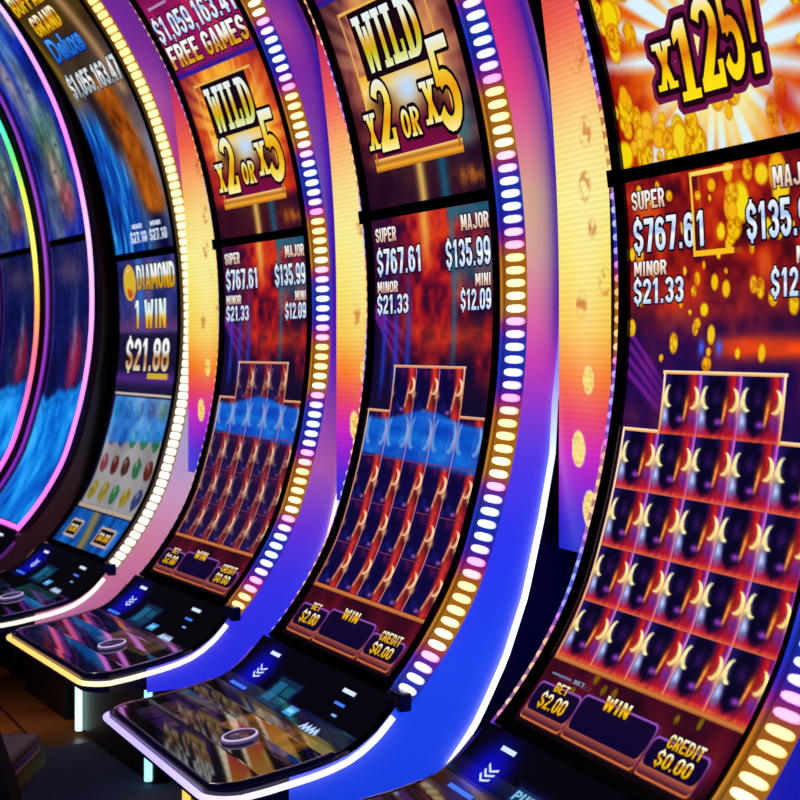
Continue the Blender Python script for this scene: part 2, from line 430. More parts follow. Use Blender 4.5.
GRIDX = {'near': (.062, .612), 'mid': (.056, .592), 'far': (.060, .592)}
ROWS = [-.144, -.242, -.341, -.434, -.524]
def paint_lower(kind):
    GX0, GX1 = GRIDX[kind]
    def fn(X, Z):
        n = noise(X, Z, 16, 21); n2 = noise(X * .5, Z * 2, 20, 4)
        if kind == 'near':
            col = ramp(np.clip(n, 0, 1), [(.2, '#1a0618'), (.45, '#6a0c18'), (.62, '#b02010'), (.8, '#d84a14')])
            col = mix(col, hexc('#120a58'), sstep(.14, -.02, Z) * .75)
            band = np.exp(-((Z + .0) / .018) ** 2) * sstep(.25, .4, X)
            col = mix(col, hexc('#ff4a10'), band * (.5 + n2))
            col = mix(col, hexc('#c8301a'), np.exp(-((Z - .08) / .03) ** 2) * n2)
            for k in range(4):
                col = mix(col, hexc('#b028c8'), np.exp(-((Z + .01 + k * .02 + (X - .1) * (.75 - k * .07)) / .007) ** 2) * sstep(.24, .10, X) * .55)
            col = coins_layer(col, X, Z, 64, (.05, .63, -.04, .28), 31, .004, .014)
            col = coins_layer(col, X, Z, 10, (.33, .5, .18, .28), 35, .012, .024)
            for bx in (.275, .325): col = mix(col, hexc('#3a6aff'), np.exp(-((X - bx) / .008) ** 2 - ((Z - .0) / .012) ** 2))
        else:
            sky = ramp(np.clip(n * .8 + (Z - .0) * .4, 0, 1), [(.15, '#140a30'), (.35, '#4a0a28'), (.5, '#a81420'), (.65, '#d83818'), (.8, '#8a1038')])
            col = mix(sky, hexc('#10083c'), sstep(.3, .1, X) * .75)
            col = mix(col, hexc('#e04018'), np.exp(-((Z - .02) / .03) ** 2) * n2 * sstep(.2, .35, X))
            col = mix(col, hexc('#0a0a2c'), sstep(.02, -.1, Z) * .7)
            col = mix(col, hexc('#f0b048'), np.exp(-((X - .31) / .022) ** 2) * sstep(.14, .26, Z) * .85)
            col = mix(col, hexc('#1a7a9a'), np.exp(-((X - .43) / .012) ** 2) * .6 * sstep(-.14, .05, Z))  # teal reflection streak painted into the picture
            col = mix(col, hexc('#106a86'), sstep(.40, .44, X) * (np.exp(-((Z - .17) / .05) ** 2) * .6 + np.exp(-((Z - .28) / .02) ** 2) * .8))
            for k in range(3):
                col = mix(col, hexc('#b030d0'), np.exp(-((Z - .03 - k * .02 + (X - .1) * (.85 - k * .2)) / .009) ** 2) * sstep(.28, .1, X) * .5)
                col = mix(col, hexc('#2040d0'), np.exp(-((X - .1 - k * .06) / .012) ** 2) * sstep(.28, .0, Z) * .7 * sstep(-.14, -.05, Z))
        # reels
        cw = (GX1 - GX0) / 5
        u = (X - GX0) / cw; cu = np.floor(u)
        edges = np.array([-.524, -.434, -.341, -.242, -.144, -.044])
        idx = np.clip(np.searchsorted(edges, Z) - 1, 0, 4)
        v = (Z - edges[idx]) / (edges[idx + 1] - edges[idx])
        inside = (X >= GX0) & (X <= GX1) & (Z >= -.524) & (Z <= -.144)
        top = (X >= GX0 + cw) & (X <= GX0 + 4 * cw) & (Z > -.144) & (Z <= -.044)
        cell = paint_cell(u - cu, v, kind)
        mot = noise((u - cu) * .12 + .3, v * .12 + .7, 70, 77); mot2 = noise((u - cu) * .12, v * .12 + .2, 130, 78)
        cell = cell * (.62 + .5 * mot + .35 * mot2)[..., None]
        if kind != 'near':
            tint = hexc('#806878') if kind == 'far' else hexc('#ffffff')
            if kind == 'far':
                cell = cell * .62 + .38 * mix(np.broadcast_to(hexc('#3a1c3c'), cell.shape), hexc('#d0a890'), horns(u - cu, v, .8, .6, .25, .3, -1) + horns(u - cu, v, .2, .6, .25, .3, 1))
            # wide blue glass reflection painted into the first full row
            refl = (sstep(-.25 - .03 * (X - .3), -.236 - .03 * (X - .3), Z) * (1 - sstep(-.152, -.14, Z + .012 * np.sin(X * 14))))
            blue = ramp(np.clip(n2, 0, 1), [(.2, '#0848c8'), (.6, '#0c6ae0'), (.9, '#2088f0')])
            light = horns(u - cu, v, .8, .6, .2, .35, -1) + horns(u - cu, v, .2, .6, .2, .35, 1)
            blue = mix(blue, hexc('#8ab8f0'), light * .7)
            cell = mix(cell, blue, refl * .88)
            col = mix(col, blue, refl * .88 * (X < GX0 + .01))
        m = (inside | top)
        col = np.where(m[..., None], cell, col)
        # maroon strip with the meters
        low = Z < -.53
        strip = ramp(np.clip(noise(X, Z, 14, 9), 0, 1), [(.2, '#1c0418'), (.6, '#4a0a20'), (.8, '#641020')])
        strip = mix(strip, hexc('#0a0410'), sstep(-.6, -.635, Z))
        if kind == 'near': strip = coins_layer(strip, X, Z, 9, (.1, .62, -.58, -.535), 44, .005, .010, .5)
        col = np.where(low[..., None], strip, col)
        return col
    return fn

def lower_decals(S, kind):
    GX0, GX1 = GRIDX[kind]
    cw = (GX1 - GX0) / 5
    near = kind == 'near'
    fr = [(0, '#e08a40'), (.5, '#ffd090'), (1, '#ffe8c0')] if near else [(0, '#c86a40'), (1, '#e8c0a0')]
    ln = '#c060c0' if near else '#e08878'
    for i in range(1, 5):
        top = -.046 if i in (2, 3) else -.146
        S.rect(GX0 + i * cw - .0012, GX0 + i * cw + .0012, -.524, top, [(0, '#f0a050'), (1, ln)])
    for z in ROWS[1:4]: S.rect(GX0, GX1, z - .001, z + .001, '#c86050' if near else '#7a3040')
    w = .006
    S.rect(GX0 + cw - w, GX0 + 4 * cw + w, -.044, -.044 + w, fr)
    for x in (GX0 + cw, GX0 + 4 * cw): S.rect(x - w / 2, x + w / 2, -.146, -.04, fr)
    S.rect(GX0 - w, GX0 + cw, -.144, -.144 + w, fr); S.rect(GX0 + 4 * cw, GX1 + w, -.144, -.144 + w, fr)
    S.rect(GX0 - w, GX0, -.526, -.14, fr); S.rect(GX1, GX1 + w, -.526, -.14, fr)
    S.rect(GX0 - w, GX1 + w, -.532, -.524, [(0, '#803818'), (.5, '#e0904a'), (1, '#b05028')])
    S.next()
    # jackpot meters
    o = '#12061c'
    for t, x0, x1, z0, z1, st in (('SUPER', .067, .172, .238, .270, CREAM), ('$767.61', .067, .288, .165, .222, SILVER), ('MINOR', .066, .170, .124, .149, CREAM), ('$21.33', .064, .222, .076, .119, SILVER),
                                  ('MAJOR', .475, .588, .238, .270, CREAM), ('$135.99', .403, .588, .165, .222, SILVER), ('MINI', .525, .588, .124, .149, CREAM), ('$12.09', .463, .588, .076, .119, SILVER)):
        S.text(t, x0, x1, z0, z1, st, .035, o, .04)
    # bet / win / credit boxes
    def rbox(x0, x1, z0, z1, col):
        r = .010
        pts = []
        for cx, cz, a in ((x1 - r, z1 - r, 0), (x0 + r, z1 - r, 90), (x0 + r, z0 + r, 180), (x1 - r, z0 + r, 270)): pts += arc(cx, cz, r, r, a, a + 90, 3)
        P_ = (np.array(pts) - np.array([x0, z0])) / np.array([x1 - x0, z1 - z0])
        S.flat(P_, [tuple(range(len(P_)))], (x0, x1, z0, z1), col, 3)
    for x0, x1, z0, z1 in ((.07, .205, -.612, -.570), (.215, .430, -.612, -.563), (.442, .580, -.612, -.575)):
        rbox(x0 - .005, x1 + .005, z0 - .012, z1 + .003, [(0, '#e07838'), (.12, '#702840'), (.5, '#6a3070'), (1, '#9050b8')]); S.next()
        rbox(x0 - .002, x1 + .002, z0 - .009, z1, [(0, '#40102a'), (.3, '#d07050'), (.34, '#14062c'), (1, '#14062c')]); S.next()
        rbox(x0, x1, z0 + .002, z1 - .002, [(0, '#0c0430'), (1, '#14062c')]); S.next()
    S.text('BET', .120, .165, -.576, -.562, GOLD, .03, '#200808')
    S.text('$2.00', .098, .185, -.603, -.580, GOLD, .03, '#200808')
    S.text('WIN', .275, .350, -.572, -.552, GOLD, .03, '#200808')
    S.text('CREDIT', .475, .565, -.582, -.564, GOLD, .03, '#200808')
    S.text('$0.00', .470, .560, -.606, -.586, GOLD, .03, '#200808')
    if near:
        S.text('BET', .165, .2, -.556, -.550, '#8a9ac0', .01); S.rect(.09, .155, -.5545, -.5515, '#6a78a0')
        # bracket-shaped yellow reflection painted between the meters
        S.rect(.262, .268, .15, .285, '#ffc83a'); S.rect(.262, .385, .278, .285, '#ffd860'); S.rect(.262, .375, .148, .157, '#ffc020'); S.next()

def paint_wild(kind):
    def fn(X, Z):
        r, w = burst(X, Z, .325, .575, 40, 8, .9)
        n = noise(X, Z, 14, 17)
        if kind == 'mid':
            col = ramp(np.clip(r * 2.8 + n * .5 - .3, 0, 1), [(0, '#ffd870'), (.3, '#e09a50'), (.55, '#a05040'), (.75, '#481424'), (1, '#1c0a1c')])
            col = mix(col, hexc('#e0a070'), w * sstep(.5, .62, Z) * .55 * (1 - sstep(.2, .4, r)))
            col = mix(col, hexc('#0e7a92'), np.exp(-((X - .52) / .06) ** 2 - ((Z - .45) / .07) ** 2) * .65)
        else:
            col = ramp(np.clip(r * 2.4 + n * .4 - .25, 0, 1), [(0, '#ffe080'), (.3, '#f09a20'), (.55, '#c02818'), (.8, '#5a0a38'), (1, '#1c0828')])
            col = mix(col, hexc('#ffb840'), w * (1 - sstep(.15, .36, r)) * sstep(.48, .56, Z))
        col = mix(col, hexc('#1c0620'), sstep(.42, .39, Z) * .8)
        # card inside the golden frame
        card = (X > .13) & (X < .505) & (Z > .415) & (Z < .6)
        c2 = ramp(np.clip((Z - .415) / .185, 0, 1), [(0, '#7a0a48'), (.35, '#6a1030'), (.6, '#d8a030'), (.8, '#ffe090'), (1, '#f0b020')])
        c2 = mix(c2, hexc('#bfd8ff'), np.exp(-((X - .335) / .06) ** 2 - ((Z - .545) / .035) ** 2))
        c2 = mix(c2, hexc('#2a0c20'), (np.exp(-((X - .21) / .05) ** 2 - ((Z - .53) / .03) ** 2) + np.exp(-((X - .44) / .05) ** 2 - ((Z - .50) / .04) ** 2)) * .85)
        col = np.where(card[..., None], c2, col)
        col = mix(col, hexc('#ffcf60'), np.exp(-((X - .32) / .018) ** 2) * (Z < .40) * .8)
        col = mix(col, hexc('#126a88'), np.exp(-((X - .42) / .02) ** 2) * (Z < .40) * .7)  # teal reflection streak, painted on up this screen
        col = mix(col, hexc('#d07020'), (np.exp(-((X - .53) / .06) ** 2 - ((Z - .345) / .02) ** 2)) * noise(X, Z, 50, 3) * 1.2)
        top = Z > .762
        t = ramp(np.clip(noise(X, Z, 12, 41), 0, 1), [(.2, '#6a0a50'), (.6, '#a0185a'), (.85, '#c02a50')])
        t = mix(t, hexc('#30188a'), (1 - sstep(.765, .785, Z)))
        return np.where(top[..., None], t, col)
    return fn

def wild_decals(S):
    F = [(0, '#a85a10'), (.3, '#ffc850'), (1, '#c89058')]
    S.frame(.122, .512, .405, .735, .008, F)
    S.rect(.115, .52, .392, .420, [(0, '#b06010'), (.4, '#ffb838'), (.7, '#a85a18'), (1, '#ffd070')]); S.next()
    S.rect(.165, .468, .585, .728, '#180612'); S.next()
    S.glyphs([('W', .176, .268, .598, .716), ('I', .268, .312, .598, .716), ('L', .314, .378, .598, .716), ('D', .382, .458, .598, .716)],
             [(0, '#e8f0c8'), (.3, '#c8c020'), (.5, '#e09a10'), (.7, '#e8e8c0'), (1, '#e8f4ff')])
    G = [(0, '#fff0b0'), (.2, '#f0c820'), (.45, '#e89a10'), (.7, '#f8d83a'), (1, '#eaf0f0')]
    S.glyphs([('X', .102, .158, .442, .520), ('2', .160, .248, .432, .582), ('O', .276, .316, .448, .508), ('R', .318, .362, .448, .508), ('X', .388, .455, .462, .548), ('5', .452, .552, .436, .622)], G)
    S.text('$1,059,163.41', .056, .590, .858, .918, SILVER, .03, '#1a0826')
    S.text('FREE GAMES', .062, .585, .788, .846, [(0, '#e8b020'), (.3, '#c88010'), (.5, '#f8f0e0'), (1, '#ffffff')], .04, '#1a0820')
    S.rect(.09, .22, .940, .946, '#b090b8')
    S.rect(.06, .58, .764, .769, '#2a1a90'); S.next()

def paint_deluxe_upper(X, Z):
    n = noise(X, Z, 9, 61)
    col = ramp(np.clip((Z - .3) * 1.3 + n * .25, 0, 1), [(0, '#28405e'), (.35, '#6a7ca8'), (.55, '#8890b8'), (.75, '#5a4a50'), (1, '#3a2a18')])
    edge = .20 + (.78 - Z) * .34
    blue = ramp(np.clip(noise(X * 2, Z * .4, 22, 62), 0, 1), [(.2, '#04206a'), (.5, '#0c4ab8'), (.7, '#1a88e8'), (.9, '#60c0ff')])
    col = mix(col, blue, sstep(edge + .14, edge + .02, X + .08 * n) * sstep(.82, .70, Z))
    col = mix(col, hexc('#06083a'), np.exp(-((X - edge - .16) / .07) ** 2) * sstep(.62, .5, Z))
    e2 = .34 + (.86 - Z) * .36
    brown = ramp(np.clip(noise(X, Z, 18, 63), 0, 1), [(.2, '#4a1c08'), (.5, '#a04a0c'), (.8, '#c86a14')])
    m = np.exp(-((X - e2) / .085) ** 2) * sstep(.40, .46, Z) * sstep(.87, .80, Z)
    col = mix(col, brown, np.clip(m * 1.7, 0, 1))
    col = mix(col, hexc('#1c1018'), np.exp(-((X - e2 + .12) / .05) ** 2) * sstep(.58, .66, Z) * sstep(.86, .8, Z) * .8)
    col = mix(col, hexc('#5a4210'), sstep(.98, 1.03, Z) * .6)
    col = mix(col, hexc('#a88018'), np.exp(-((X - (.05 + (.99 - Z) * .35)) / .03) ** 2) * sstep(.78, .82, Z) * .6)
    col = mix(col, hexc('#c89868'), np.exp(-((X - .50 - (.9 - Z) * .3) / .035) ** 2) * sstep(.76, .8, Z) * .8)
    return col * .92

def deluxe_upper_decals(S):
    S.text('BUFFALO', .06, .40, 1.075, 1.13, GOLD, .03, '#2a1408')
    S.text('GRAND', .12, .37, 1.005, 1.062, GOLD, .03, '#4a1808')
    S.text('Deluxe', .13, .43, .925, .995, [(0, '#1058c0'), (1, '#50a8ff')], .03, '#0a1a60')
    S.text('$1,055,163.47', .11, .585, .815, .885, [(0, '#8aa0b0'), (.5, '#ffffff'), (1, '#c8d8e0')], .03, '#10181c', .03)
    for i, t in enumerate(('MINOR', 'MINI')):
        S.text(t, .25 + .17 * i, .34 + .17 * i, .385, .40, SILVER, .02)
        S.text('$27.10', .22 + .18 * i, .37 + .18 * i, .34, .375, SILVER, .02)

def paint_deluxe_lower(X, Z):
    n = noise(X, Z, 12, 71)
    col = ramp(np.clip(n, 0, 1), [(.2, '#101848'), (.5, '#2a3078'), (.8, '#5a4a8a')])
    col = mix(col, hexc('#2a70c8'), np.exp(-((X - .26) / .03) ** 2) * sstep(0, .1, Z) * .8)
    col = mix(col, hexc('#7a3a70'), np.exp(-((Z - .07) / .03) ** 2) * .6)
    col = mix(col, hexc('#140c28'), sstep(.055, .04, Z) * .8)
    col = mix(col, hexc('#5a2a90'), np.exp(-((Z + .10) / .02) ** 2) * .8)
    # reels
    reel = (Z < -.16) & (Z > -.512) & (X > .07) & (X < .592)
    white = np.broadcast_to(hexc('#a29ea4'), col.shape) * (.75 + .3 * n[..., None])
    cw = (.592 - .07) / 5; u = (X - .07) / cw; cu = np.floor(u); rh = .088
    v = (Z + .512) / rh; cv = np.floor(v); uu = u - cu - .5; vv = v - cv - .5
    h = np.random.default_rng(5).integers(0, 6, (8, 6))
    pal = np.array([hexc(c) for c in ('#2c6a40', '#5a241c', '#2c3868', '#7a3a48', '#8a7a24', '#48281c')])
    ci = h[np.clip(cv, 0, 7).astype(int), np.clip(cu, 0, 5).astype(int)]
    shape = np.hypot(uu / .36, vv / .38) + .35 * (noise(X, Z, 70, 8) - .5)
    sym = mix(pal[ci] * (.7 + .6 * noise(X, Z, 90, 2)[..., None]), np.array([.9, .9, .85]), np.exp(-((uu + .1) / .08) ** 2 - ((vv - .15) / .1) ** 2) * .5)
    white = mix(white, sym, 1 - sstep(.85, 1.0, shape))
    white = mix(white, hexc('#8a8a98'), np.exp(-(uu / .02 - .5 / .02) ** 2))
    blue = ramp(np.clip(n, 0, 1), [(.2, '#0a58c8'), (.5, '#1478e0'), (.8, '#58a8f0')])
    refl = sstep(-.315, -.295, Z + .05 * (.3 - X))  # blue glass reflection painted over the upper reels
    white = mix(white, blue * .75 + white * .25, refl * (1 - .4 * sstep(.3, .5, X) * sstep(-.24, -.2, Z)))
    col = np.where(reel[..., None], white, col)
    low = Z < -.53
    b2 = ramp(np.clip(noise(X, Z, 20, 73), 0, 1), [(.2, '#0a2a6a'), (.6, '#0c5ab8'), (.9, '#2a80d0')])
    b2 = mix(b2, hexc('#a88028'), np.exp(-((X - .30 + (Z + .57) * .6) / .035) ** 2) * .8)
    return np.where(low[..., None], b2, col)

def deluxe_lower_decals(S):
    S.ellipse(.16, .215, .06, .06, '#d8b030'); S.next(); S.ellipse(.16, .215, .042, .045, '#c8e0d8'); S.next(); S.ellipse(.165, .19, .03, .028, '#c05a20'); S.next()
    S.text('DIAMOND', .235, .575, .188, .268, [(0, '#c88a10'), (.48, '#e0b028'), (.5, '#e8f0e8'), (1, '#f4ffff')], .04, '#3a3410')
    S.text('1 WIN', .20, .49, .062, .155, [(0, '#d09010'), (.4, '#f0c030'), (.5, '#d8ecf0'), (1, '#e8ffff')], .03, '#2a2030')
    S.text('$21.88', .13, .53, -.075, .03, [(0, '#e8d8c0'), (.4, '#b06a28'), (.6, '#e8f0f0'), (1, '#ffffff')], .04, '#0a0810')
    S.rect(.35, .53, -.10, -.082, '#d0a830'); S.next()
    S.rect(.07, .592, -.524, -.512, '#b0a090'); S.rect(.07, .592, -.155, -.148, '#c8b8b0'); S.next()
    for x0, x1 in ((.11, .22), (.40, .54)):
        S.rect(x0, x1, -.612, -.56, '#c0a890'); S.next(); S.rect(x0 + .008, x1 - .008, -.606, -.566, '#141020'); S.next()
        S.text('$0.00', x0 + .02, x1 - .02, -.598, -.576, GOLD, .03)

def paint_neon_screen(seed, tint):
    def fn(X, Z):
        n = noise(X, Z, 7, seed); n2 = noise(X * 1.6, Z * .8, 12, seed + 1)
        col = ramp(np.clip(n, 0, 1), [(.15, '#06104a'), (.4, '#0a1e90'), (.55, '#1a2aa0'), (.7, '#4a5890'), (.9, '#6a7a90')])
        for i, (cx, cz, a, b, c) in enumerate(((.18, .85, .07, .2, '#7a7a98'), (.36, .78, .08, .22, '#6a82a0'), (.45, .6, .07, .16, '#4a7a60'), (.3, .62, .1, .12, '#3a6a58'), (.33, .5, .09, .12, '#96745a'), (.42, .43, .1, .07, '#9a4a58'), (.2, .42, .1, .15, '#4a5a7a'))):
            m = np.exp(-(((X - cx) / a) ** 2 + ((Z - cz) / b) ** 2) ** 1.5)
            col = mix(col, hexc(c) * (.6 + .7 * n2[..., None]), m * .9)
        col = mix(col, hexc('#3088e8'), np.exp(-((X - .35) / .12) ** 2 - ((Z - 1.0) / .09) ** 2) * .8)
        col = mix(col, hexc('#0a0c30'), (Z < .30) * .65)
        col = mix(col, hexc('#4a3a60'), np.exp(-((X - .33) / .18) ** 2 - ((Z - .2) / .05) ** 2) * .9)
        col = mix(col, hexc('#a01838'), np.exp(-(((X - .42) / .09) ** 2 + ((Z + .1) / .12) ** 2) ** 2) * .85)
        col = mix(col, hexc('#5a86c0'), np.exp(-((X - .40) / .03) ** 2 - ((Z + .02) / .12) ** 2) * .6)
        b = ramp(np.clip(noise(X, Z, 10, seed + 5), 0, 1), [(.2, '#0448b0'), (.5, '#0878e0'), (.8, '#30b0ff')])
        e = -.20 + .05 * (noise(X, Z * 0, 14, seed + 6) - .5) + .12 * (X - .3)
        m = sstep(e, e - .035, Z)
        b = mix(b, hexc('#0a1a50'), np.exp(-((Z - e + .05) / .012) ** 2) * .4 * n2)
        n3 = noise(X, Z, 34, seed + 9); n4 = noise(X, Z * .6, 60, seed + 11)
        col = col * (.55 + .6 * n3 + .3 * n4)[..., None]
        for cx, cz in ((.20, .84), (.37, .78), (.33, .52), (.44, .60)):
            col = mix(col, hexc('#b8b4c0'), np.exp(-(((X - cx) / .035) ** 2 + ((Z - cz) / .055) ** 2) ** 2) * .55 * (.5 + n4))
            col = mix(col, hexc('#281828'), np.exp(-(((X - cx) / .02) ** 2 + ((Z - cz - .01) / .007) ** 2)) * .7)
        return mix(col * tint, b, m)
    return fn

# ------------------------------------------------------------------ LED colours along the curve
def led_color(z, scheme, phase):
    t = ((np.asarray(z, float) + phase) / .31) % 1.0
    if scheme == 'warm':
        return ramp((np.asarray(z, float) + .7) / 1.9, [(0, '#fff4e0'), (.3, '#fff0d8'), (.6, '#ffe8a8'), (1, '#ffd070')]), ramp((np.asarray(z, float) + .7) / 1.9, [(0, '#b89880'), (.3, '#b8a08a'), (.5, '#d8a850'), (1, '#c07818')])
    lens = ramp(t, [(0, '#fff0d0'), (.18, '#ffe4a0'), (.36, '#ffdc90'), (.44, '#ff80e8'), (.5, '#dcb8ff'), (.62, '#d8e8ff'), (.8, '#e0ecff'), (.9, '#e8b0ff'), (.95, '#ff9ad0'), (1, '#fff0d0')])
    base = ramp(t, [(0, '#d89030'), (.18, '#e08a18'), (.36, '#d87820'), (.44, '#c020a0'), (.52, '#4a20d0'), (.65, '#1838e0'), (.8, '#2a40e0'), (.9, '#7a28d0'), (.95, '#d04060'), (1, '#d89030')])
    return lens, base

def side_color(scheme, Z):
    if scheme == 'm3':
        return ramp(Z, [(-.85, '#0040f0'), (-.6, '#0048ff'), (-.4, '#0834ff'), (-.2, '#2a24f0'), (-.12, '#7a28e0'), (-.03, '#c818c0'), (.06, '#e050b0'), (.18, '#d89aa0'), (.30, '#d8a090'), (.42, '#e0509a'), (.52, '#e8108a'), (.7, '#d01090'), (1.2, '#8010a0')])
    if scheme == 'm2':
        return ramp(Z, [(-.85, '#1c28f0'), (-.6, '#3030f0'), (-.45, '#6a30e0'), (-.3, '#b05ab0'), (-.15, '#8a40b0'), (0, '#5a18c0'), (.2, '#3c14b0'), (.45, '#4a1ab8'), (.7, '#6a20a8'), (.8, '#a040a0'), (1.0, '#5020b0'), (1.2, '#3018a0')])
    if scheme == 'm1':
        return ramp(Z, [(-.85, '#b85a9a'), (-.6, '#d88098'), (-.45, '#d8a0c0'), (-.3, '#b8a8d8'), (0, '#b0a0b0'), (.3, '#c06088'), (.45, '#d83888'), (.6, '#b83a98'), (.75, '#a850a8'), (.9, '#7a2aa0'), (1.2, '#6a20a0')])
    return ramp(Z, [(-.8, '#1020c0'), (1.2, '#4010a0')])

# ------------------------------------------------------------------ slot machine
def machine(label, t0, Y0, yaw, W=.707, sc=1.0, dz=0.0, led='rgb', phase=0.0, side='m3', upper=None, lower=None, wing=None,
            sx=.600, edge=None, res=(200, 330, 150, 230), ped=(-.03, .72), tubes=(None, None), neon=None, deck_tint=None, btn=True):
    ca, sa = math.cos(yaw), math.sin(yaw)
    root = bpy.data.objects.new('slot_machine', None); C.objects.link(root)
    root.location = (-t0 - ca * W, Y0 + sa * W, 0); root.rotation_euler = (0, 0, -yaw)
    tag(root, label, 'slot machine', 'row of curved slot machines')
    wx = W / .707
    def P3(x, y, z):
        x, y, z = np.broadcast_arrays(np.asarray(x, float), np.asarray(y, float), np.asarray(z, float))
        return np.stack([x * wx, y * sc, z * sc + dz + CAMH], -1)
    def PS(x, z, off):
        x, z = np.broadcast_arrays(np.asarray(x, float), np.asarray(z, float))
        n = profn(z)
        return P3(x, prof(z) + n[..., 1] * off, z + n[..., 2] * off)
    def PD(x, y, off): return P3(x, y, deckz(y) + off)
    zs = np.linspace(ZT, ZB, 90)
    nn = profn(zs)
    # cabinet body
    mb = MB()
    fy = prof(zs) + .014; fz = zs
    dl = DECKC[1:5]
    fy = np.concatenate([fy, dl[:, 0] + .012]); fz = np.concatenate([fz, dl[:, 1] - .010])
    by = np.concatenate([np.full(len(zs), .38), np.linspace(.38, .30, len(dl))])
    bz = np.linspace(ZT, -.84, len(fz))
    for xx in (-.004, .674):
        P = np.stack([P3(xx, fy, fz), P3(xx, by, bz)], 1); mb.grid(P)
    P = np.stack([P3(-.004, fy, fz), P3(.674, fy, fz)], 1); mb.grid(P)
    P = np.stack([P3(-.004, by, bz), P3(.674, by, bz)], 1); mb.grid(P)
    for i in (0, -1):
        mb.add(np.concatenate([P3(-.004, fy[i:i+1] if i == 0 else fy[-1:], fz[[i]]), P3(.674, fy[[i]], fz[[i]]), P3(.674, by[[i]], bz[[i]]), P3(-.004, by[[i]], bz[[i]])]), [(0, 1, 2, 3)])
    mb.build('cabinet', M_CAB, root)
    # side panels with the rear edge light
    fyy = np.linspace(-.26, -.47, 12); pz = np.concatenate([zs, deckz(fyy) - .006]); py = np.concatenate([prof(zs) + .016, fyy])
    tz = np.concatenate([np.linspace(1.22, -.10, 30), [-.206, -.329, -.474, -.59, -.67, -.714, -.79]])
    ty = np.concatenate([prof(tz[:30]) + np.interp(tz[:30], [-.1, .3, 1.22], [.092, .105, .12]), [.075, .05, .014, -.03, -.073, -.099, -.16]])
    rz = np.concatenate([np.interp(zs, [ZB, -.5, 1.22], [-.705, -.545, 1.22]), np.linspace(-.715, -.818, 8), np.full(4, -.819)])
    ry = np.concatenate([np.interp(-rz[:len(zs) + 8], -tz, ty), np.linspace(-.24, -.47, 4)])
    for xx, s_ in ((.6845, 1), (-.0145, -1)):
        mb = MB()
        k = 7; rows = []
        for j in range(k):
            f = j / (k - 1)
            rows.append(P3(xx, py * (1 - f) + ry * f, pz * (1 - f) + rz * f))
        P = np.stack(rows, 1)
        zz = (P[..., 2] - CAMH - dz) / sc
        col = side_color(side, zz)
        f = np.linspace(0, 1, k)[None, :, None]
        if side in ('m3', 'm2', 'm1') and s_ == 1:
            rear = np.array({'m3': hexc('#2410a0'), 'm2': hexc('#2a10a0'), 'm1': hexc('#6a2a90')}[side])
            up = sstep(-.1, .1, zz)[..., None]
            col = col * (1 - up * f ** 3) + rear * up * f ** 3
        mb.grid(P, col)
        mb.build('side_panel', M_SIDE if side != 'dark' else M_BEZEL, root, recalc=False)
        if edge and s_ == 1:
            tp = P3(xx + .006, np.interp(-zs2, -tz, ty), zs2)
            mb = MB(); mb.tube(tp, .0062, ramp(zs2, edge)); mb.build('rear_edge_light', M_TUBE, root, smooth=True)
    # screens
    S = Sheet(PS); S.paint(.05, sx, .312, ZT - .03, res[2], res[3], upper[0])
    if upper[1]: upper[1](S)
    S.mb.build('upper_screen', M_SCREEN, root, recalc=False)
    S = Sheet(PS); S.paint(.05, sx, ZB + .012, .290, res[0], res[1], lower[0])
    if lower[1]: lower[1](S)
    S.mb.build('lower_screen', M_SCREEN, root, recalc=False)
    # bezel: side rails, mid bar, foot bar
    mb = MB()
    def rail(x0, x1, za, zb, off, m=90):
        z = np.linspace(za, zb, m)
        mb.grid(np.stack([PS(x0, z, -.010), PS(x0, z, off), PS(x1, z, off), PS(x1, z, -.010)], 1))
    rail(.018, .051, ZT, ZB, .006); rail(sx - .001, .625, ZT, ZB, .006)
    rail(.018, .630, .313, .289, .004, 5); rail(.018, .63, ZB + .014, ZB, .006, 4); rail(.018, .63, ZT, ZT - .032, .006, 5)
    rail(.006, .02, .316, .286, .010, 4)
    mb.build('bezel', M_BEZEL, root)
